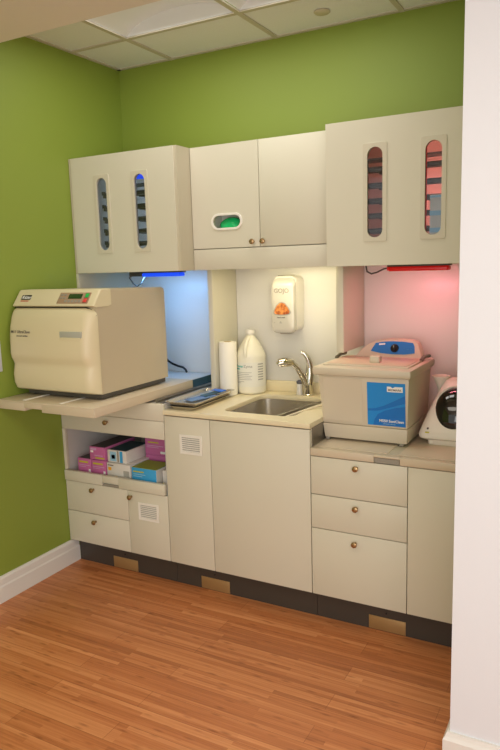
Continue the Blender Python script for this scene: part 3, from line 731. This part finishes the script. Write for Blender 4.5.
# faucet
fx, fy = 1.137, -.080
t = thing('faucet', (fx, fy, ZC), 'chrome single-lever faucet arching towards the sink', 'faucet')
MB().lathe([(.028, 0), (.029, .004), (.024, .008), (.020, .014)], (fx, fy, ZC), 32).build('base_ring', CHROME, t)
MB().tube([(fx, fy, ZC+.010), (fx+.003, fy, ZC+.06), (fx+.008, fy+.001, ZC+.115), (fx+.009, fy+.001, ZC+.140)], [.0235, .023, .021, .018], 20).build('body', CHROME, t)
MB().tube([(fx+.000, fy-.004, ZC+.035), (fx-.012, fy-.016, ZC+.075), (fx-.026, fy-.028, ZC+.112), (fx-.040, fy-.040, ZC+.142), (fx-.054, fy-.052, ZC+.160), (fx-.064, fy-.062, ZC+.168)], [.017, .016, .015, .0145, .014, .014], 16).build('spout', CHROME, t)
MB().tube([(fx-.056, fy-.054, ZC+.166), (fx-.070, fy-.066, ZC+.173), (fx-.090, fy-.084, ZC+.176), (fx-.108, fy-.100, ZC+.172), (fx-.116, fy-.107, ZC+.163)], [.015, .021, .023, .022, .014], 18).build('spray_head', CHROME, t)
MB().tube([(fx+.009, fy+.001, ZC+.135), (fx+.008, fy-.002, ZC+.165), (fx-.002, fy-.008, ZC+.195), (fx-.016, fy-.016, ZC+.214), (fx-.028, fy-.022, ZC+.217)], [.018, .016, .013, .011, .010], 16).build('lever', CHROME, t)
t = thing('soap_pump', (1.075, -.075, ZC), 'short white and chrome dispenser pump beside the faucet', 'soap pump')
MB().lathe([(.017, 0), (.018, .003), (.015, .02), (.0145, .05), (.013, .055)], (1.086, -.075, ZC), 24).build('base', WHITEP, t)
MB().lathe([(.013, .055), (.0155, .060), (.0155, .068), (.008, .074), (.0005, .075)], (1.086, -.075, ZC), 24).build('cap', mat('blue_grey_cap', lin(120, 124, 140), .2, .6, var=.02), t)

# ================================================================== ultrasonic cleaner
ux0, ux1 = 1.347, 1.769
t = thing('ultrasonic_cleaner', (1.56, -.28, ZR+.0025), 'bone coloured ultrasonic cleaner with a blue label and dial hood', 'ultrasonic cleaner')
zb0 = ZR+.012; yf, yb = -.525, -.125
def ubox(i0, i1, z0, z1, b=.006, dy=0): 
    return MB().hexa([(ux0+i0, yf+i0+dy, z0), (ux1-i0*.6, yf+i0+dy, z0), (ux1-i0*.6, yb-i0, z0), (ux0+i0, yb-i0, z0), (ux0+i1, yf+i1+dy, z1), (ux1-i1*.6, yf+i1+dy, z1), (ux1-i1*.6, yb-i1, z1), (ux0+i1, yb-i1, z1)], b)
ubox(.041, .034, zb0, .848, .005).build('base_band', BONE, t)
bd = ubox(.035, .020, .8485, 1.062, .006).build('body', BONE, t)
ubox(.0, .0, 1.059, 1.094, .010).build('rim', BONE, t)
# recessed front and side fields
def fy_(z): # front surface y at height z
    k = (z-.8485)/(1.062-.8485); return yf+.035+(.020-.035)*k
def plate(x0, x1, z0, z1, m, name, parent, th=.0012, b=.0):
    return MB().hexa([(x0, fy_(z0)-th, z0), (x1, fy_(z0)-th, z0), (x1, fy_(z0)+.001, z0), (x0, fy_(z0)+.001, z0), (x0, fy_(z1)-th, z1), (x1, fy_(z1)-th, z1), (x1, fy_(z1)+.001, z1), (x0, fy_(z1)+.001, z1)], b).build(name, m, parent, False)
plate(1.390, 1.562, 0.8640, 1.0480, BONE, 'front_field', bd, .0016, .0008)
lb = plate(1.583, 1.741, 0.8580, 1.0380, BLUE, 'label', bd, .0018)
# darker swoosh bands on the label, in relief as thin print
def lpoly(pts, m, name, th):
    y = lambda z: fy_(z)-th
    mb = MB(); a = [mb.bm.verts.new((x, y(z), z)) for x, z in pts]; b = [mb.bm.verts.new((x, y(z)+.0006, z)) for x, z in pts]
    mb.bm.faces.new(a); mb.bm.faces.new(b[::-1])
    for k in range(len(pts)): mb.bm.faces.new((a[k], b[k], b[(k+1) % len(pts)], a[(k+1) % len(pts)]))
    return mb.build(name, m, lb, False)
lpoly([(1.583, 0.9270), (1.615, 0.9300), (1.65, 0.9420), (1.69, 0.9620), (1.741, 0.9900), (1.741, 1.0380), (1.583, 1.0380)], BLUEL, 'label_wave', .0024)
lpoly([(1.583, 0.8580), (1.605, 0.8580), (1.612, 0.8820), (1.625, 0.9050), (1.655, 0.9220), (1.70, 0.9370), (1.741, 0.9440), (1.741, 0.9570), (1.69, 0.9400), (1.63, 0.9200), (1.583, 0.9170)], BLUEL, 'label_wave', .0024)
lg = lpoly([(1.667, 1.0020), (1.731, 1.0020), (1.731, 1.0240), (1.700, 1.0240), (1.690, 1.0180), (1.682, 1.0240), (1.667, 1.0240)], TEXTW, 'logo_plate', .003)
text('logo_lettering', 'MIDMARK', TEXTG, lg, .0125, (1.699, fy_(1.0080)-.0044, 1.0065), align='CENTER', thick=.0003)
text('label_lettering', 'M550 SoniClean', TEXTW, lb, .0155, (1.735, fy_(0.8720)-.0032, 0.8740), align='RIGHT', thick=.0008)
text('label_lettering', 'ultrasonic cleaner', MINT, lb, .0072, (1.70, fy_(0.8660)-.0032, 0.8650), align='RIGHT', thick=.0006)
# lid plate on top with tab handle
ZL = 1.094
ld = MB().box(1.375, 1.745, -.468, -.215, ZL-.002, ZL+.006, .003).build('lid', BONE, t)
MB().box(1.388, 1.732, -.453, -.23, ZL+.006, ZL+.0085, .002).build('lid_panel', mat('pinkish_lid', lin(208, 184, 160), .4, var=.01), ld)
MB().box(1.560, 1.602, -.405, -.365, ZL+.006, ZL+.036, .004).build('lid_handle', BONE, ld)
for x in (ux0+.010, ux1-.028):
    k = MB().tube([(x, -.26, ZL+.004), (x+.004, -.225, ZL+.016), (x+.016, -.185, ZL+.017)], .0085, 12); k.build('basket_clip', STEELD, t)
# hood with dial
hp = [(x_, ZL+(z_-1.078)*.85 if z_ != ZL else ZL) for x_, z_ in [(1.405, ZL), (1.425, 1.088), (1.448, 1.118), (1.472, 1.143), (1.500, 1.160), (1.535, 1.170), (1.575, 1.1735), (1.62, 1.1745), (1.665, 1.173), (1.690, 1.168), (1.705, 1.155), (1.715, 1.125), (1.728, ZL)]]
def hy(z): return -.190+(z-ZL)*.35
m_ = MB(); a = [[(x, hy(z)+o, z) for x, z in hp] for o in (0, .0)]
R = [[(1.56+(x-1.56)*.985, hy(z)-.000, ZL+(z-ZL)*.975) for x, z in hp], [(x, hy(z)+.006, z) for x, z in hp], [(x, -.125, z) for x, z in hp], [(1.56+(x-1.56)*.97, -.117, ZL+(z-ZL)*.96) for x, z in hp]]
hood = m_.loft(R).build('hood', BONE, t)
def hplate(pts, m, name, th, parent):
    pts = [(x, ZL+(z-1.078)*.85) for x, z in pts]
    mb = MB(); a = [mb.bm.verts.new((x, hy(z)-th, z)) for x, z in pts]; b = [mb.bm.verts.new((x, hy(z)+.001, z)) for x, z in pts]
    mb.bm.faces.new(a); mb.bm.faces.new(b[::-1])
    for k in range(len(pts)): mb.bm.faces.new((a[k], b[k], b[(k+1) % len(pts)], a[(k+1) % len(pts)]))
    return mb.build(name, m, parent, False)
cp = hplate([(1.492, 1.112), (1.512, 1.153), (1.545, 1.161), (1.59, 1.164), (1.64, 1.163), (1.681, 1.158), (1.690, 1.140), (1.693, 1.106), (1.65, 1.099), (1.59, 1.098), (1.54, 1.102)], BLUE, 'dial_panel', .0022, hood)
hplate([(1.528, 1.143), (1.556, 1.146), (1.556, 1.154), (1.528, 1.151)], TEXTW, 'logo_plate', .0032, cp)
zc_ = ZL+.053*.85; yc_ = hy(zc_)
dk = MB().cyl((1.602, yc_, zc_), (1.602, yc_-.014, zc_-.003), .018, .0165, 28).box(1.5985, 1.6055, yc_-.022, yc_-.012, zc_-.016, zc_+.014, .002)
dk.build('dial', BLACK, cp)
MB().box(1.600, 1.604, yc_-.0235, yc_-.0215, zc_+.004, zc_+.014).build('dial_pointer', GREYP, cp)
for i in range(2): MB().box(1.655, 1.680-i*.006, hy(1.132)-.0034, hy(1.132)-.001, 1.132-i*.006, 1.134-i*.006).build('print_line', BLUEL, cp, False)
for x in (ux0+.05, ux1-.05):
    for y in (yf+.055, yb-.055): MB().cyl((x, y, ZR+.0025), (x, y, zb0+.002), .010, n=14).build('foot', GREYP, t)

# ================================================================== small device with black dome
dvx = 1.905
t = thing('amalgamator', (dvx, -.32, ZR+.0025), 'small white mixing device with glossy black dome beside the white wall', 'mixing device')
def drect(hw, y0, y1, z, r=.02, cx=dvx): return [(x, y, z) for x, y in rr_xy(cx-hw, cx+hw, y0, y1, r, 4)]
MB().loft([drect(.098, -.405, -.195, ZR+.0028), drect(.100, -.408, -.193, ZR+.024)]).box(dvx-.088, dvx-.070, -.4095, -.40, ZR+.008, ZR+.024).build('base', DEVW, t)
shell = MB().loft([drect(.118, -.400, -.19, ZR+.020), drect(.134, -.418, -.185, ZR+.030, .03), drect(.138, -.420, -.185, ZR+.042, .035), drect(.132, -.412, -.185, ZR+.062, .035), drect(.112, -.385, -.185, ZR+.12, .035),
           drect(.088, -.350, -.185, ZR+.18, .035), drect(.068, -.315, -.188, ZR+.225, .032), drect(.056, -.290, -.195, ZR+.250, .03), drect(.036, -.265, -.21, ZR+.256, .02)]).build('shell', DEVW, t)
# dome seated in the sloping front
dm = MB(); cx_, cy_, cz_ = dvx-.0, -.352, ZR+.143
ux = Vector((1, 0, 0)); uv = Vector((0, .45, .89)).normalized(); un = ux.cross(uv)
Rg = []
for k in range(10):
    p_ = PI/2*k/10
    Rg.append([tuple(Vector((cx_, cy_, cz_))+ux*(.080*math.cos(p_)*math.cos(2*PI*j/32))+uv*(.094*math.cos(p_)*math.sin(2*PI*j/32))+un*(.046*math.sin(p_))) for j in range(32)])
Rg = [[tuple(Vector(q)-un*.03) for q in Rg[0]]]+Rg
dm.loft(Rg); dm.build('dome', DOME, t)
rim = MB(); RR = []
for r, h in ((1.12, -.022), (1.10, .002), (1.04, .008), (1.0, .004)):
    RR.append([tuple(Vector((cx_, cy_, cz_))+ux*(r*.080*math.cos(2*PI*j/32))+uv*(r*.094*math.sin(2*PI*j/32))+un*h) for j in range(32)])
rim.loft(RR, False).build('dome_rim', DEVW, t)
MB().cyl((dvx-.095, -.405, ZR+.070), (dvx-.095, -.412, ZR+.070), .004, n=12).build('indicator', DGREY, t)
MB().box(dvx-.105, dvx-.088, -.4185, -.40, ZR+.052, ZR+.057, .001).build('marking', YEL, t)
MB().lathe([(.012, .14), (.014, .205), (.013, .208), (.038, .258), (.039, .262), (.035, .262), (.008, .225)], (1.822, -.235, ZR), 28).build('funnel', DEVW, t)
MB().box(1.800, 1.850, -.258, -.212, ZR+.03, ZR+.175, .006).build('funnel_post', DEVW, t)

# ================================================================== cartons in the open bay
ZS0 = .487
def carton(name, label, x0, x1, y0, y1, z0, z1, m, group=None, top=None, rz=0.):
    t = thing(name, ((x0+x1)/2, (y0+y1)/2, z0), label, 'box', group)
    MB().box(x0, x1, y0, y1, z0, z1, .0012).build('box_body', m, t)
    if top: MB().box(x0+.006, x1-.006, y0+.006, y1-.006, z1-.0005, z1+.001).build('box_top', top, t, False)
    return t
def deco(t, x0, x1, z0, z1, y, m, name='print_patch'): MB().box(x0, x1, y-.0008, y+.001, z0, z1).build(name, m, t, False)
def pinkface(t, x0, z0, w_, h, y):
    deco(t, x0+w_*.10, x0+w_*.78, z0+h*.74, z0+h*.84, y, YEL)
    deco(t, x0+w_*.08, x0+w_*.88, z0+h*.58, z0+h*.62, y, PINKL)
    deco(t, x0+w_*.08, x0+w_*.60, z0+h*.48, z0+h*.51, y, PINKL)
    deco(t, x0+w_*.60, x0+w_*.97, z0+h*.06, z0+h*.20, y, TEXTW)
    deco(t, x0+w_*.80, x0+w_*.94, z0+h*.22, z0+h*.38, y, TEXTW)
YX = -.600
h1 = .085
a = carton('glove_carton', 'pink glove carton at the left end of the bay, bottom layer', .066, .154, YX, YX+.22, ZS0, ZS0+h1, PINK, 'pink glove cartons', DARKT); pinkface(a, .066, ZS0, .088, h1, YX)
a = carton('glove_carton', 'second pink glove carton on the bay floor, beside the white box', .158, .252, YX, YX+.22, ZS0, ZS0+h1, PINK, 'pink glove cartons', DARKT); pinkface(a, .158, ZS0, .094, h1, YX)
z2 = ZS0+h1+.0015
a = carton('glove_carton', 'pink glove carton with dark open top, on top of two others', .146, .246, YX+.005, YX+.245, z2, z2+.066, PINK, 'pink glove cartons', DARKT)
deco(a, .152, .190, z2+.048, z2+.060, YX+.005, PINKL); deco(a, .152, .170, z2+.036, z2+.046, YX+.005, TEXTW); deco(a, .182, .240, z2+.006, z2+.013, YX+.005, YEL); deco(a, .176, .230, z2+.020, z2+.024, YX+.005, PINKL)
a = carton('white_carton', 'low white box with a small orange sticker in the bay', .258, .405, YX, YX+.20, ZS0, ZS0+.082, CARD, None)
deco(a, .266, .286, ZS0+.044, ZS0+.060, YX, ORANGE); deco(a, .264, .300, ZS0+.068, ZS0+.073, YX, TEXTG); deco(a, .362, .398, ZS0+.020, ZS0+.05, YX, TEXTL)
z3 = ZS0+.0835
a = carton('tissue_box', 'teal and white open box lying on the low white box', .256, .376, YX+.012, YX+.20, z3, z3+.062, CARD, None, TEALD)
deco(a, .272, .312, z3+.006, z3+.054, YX+.012, MINT); deco(a, .282, .304, z3+.018, z3+.038, YX+.012, BLUE); deco(a, .318, .328, z3+.002, z3+.060, YX+.012, GREYP); deco(a, .334, .352, z3+.002, z3+.060, YX+.012, CARDB)
a = carton('mask_box', 'blue mask box with lime green top at the right end', .418, .565, YX-.004, YX+.125, ZS0, ZS0+.078, CARDB, None, None)
MB().box(.4185, .5645, YX-.0035, YX+.1245, ZS0+.0765, ZS0+.0795).build('box_top', CARDG, a, False)
MB().box(.5648, .5662, YX-.003, YX+.124, ZS0+.001, ZS0+.077).build('side_face', CARD, a, False)
deco(a, .426, .490, ZS0+.056, ZS0+.062, YX-.004, YEL); deco(a, .426, .500, ZS0+.044, ZS0+.047, YX-.004, MINT); deco(a, .426, .480, ZS0+.034, ZS0+.037, YX-.004, MINT); deco(a, .530, .548, ZS0+.010, ZS0+.016, YX-.004, TEXTW)
a = carton('white_carton', 'small white box with dark blue corner at the far right of the bay', .578, .626, YX+.03, YX+.15, ZS0, ZS0+.07, CARD, None)
deco(a, .600, .624, ZS0+.008, ZS0+.05, YX+.03, BLUE)
yg = YX+.135
a = carton('glove_carton', 'pink glove carton on the bay floor, right behind the blue mask box', .385, .540, yg+.02, yg+.115, ZS0, ZS0+.098, PINK, 'pink glove cartons')
a = carton('glove_carton', 'pink glove carton at the back right, standing above the blue mask box', .386, .545, yg+.018, yg+.115, ZS0+.0995, ZS0+.184, PINK, 'pink glove cartons')
zz_ = ZS0+.0995; yq = yg+.018
deco(a, .405, .470, zz_+.062, zz_+.068, yq, YEL); deco(a, .396, .500, zz_+.046, zz_+.050, yq, PINKL); deco(a, .396, .470, zz_+.038, zz_+.041, yq, PINKL); deco(a, .480, .538, zz_+.010, zz_+.022, yq, TEXTW); deco(a, .515, .536, zz_+.022, zz_+.036, yq, TEXTW)
a = carton('glove_carton', 'flat pink glove carton at the very top of the back pile', .330, .560, yg+.022, yg+.115, ZS0+.1855, ZS0+.238, PINK, 'pink glove cartons')
deco(a, .345, .40, ZS0+.20, ZS0+.212, yg+.022, PINKL); deco(a, .47, .53, ZS0+.195, ZS0+.207, yg+.022, TEXTW)
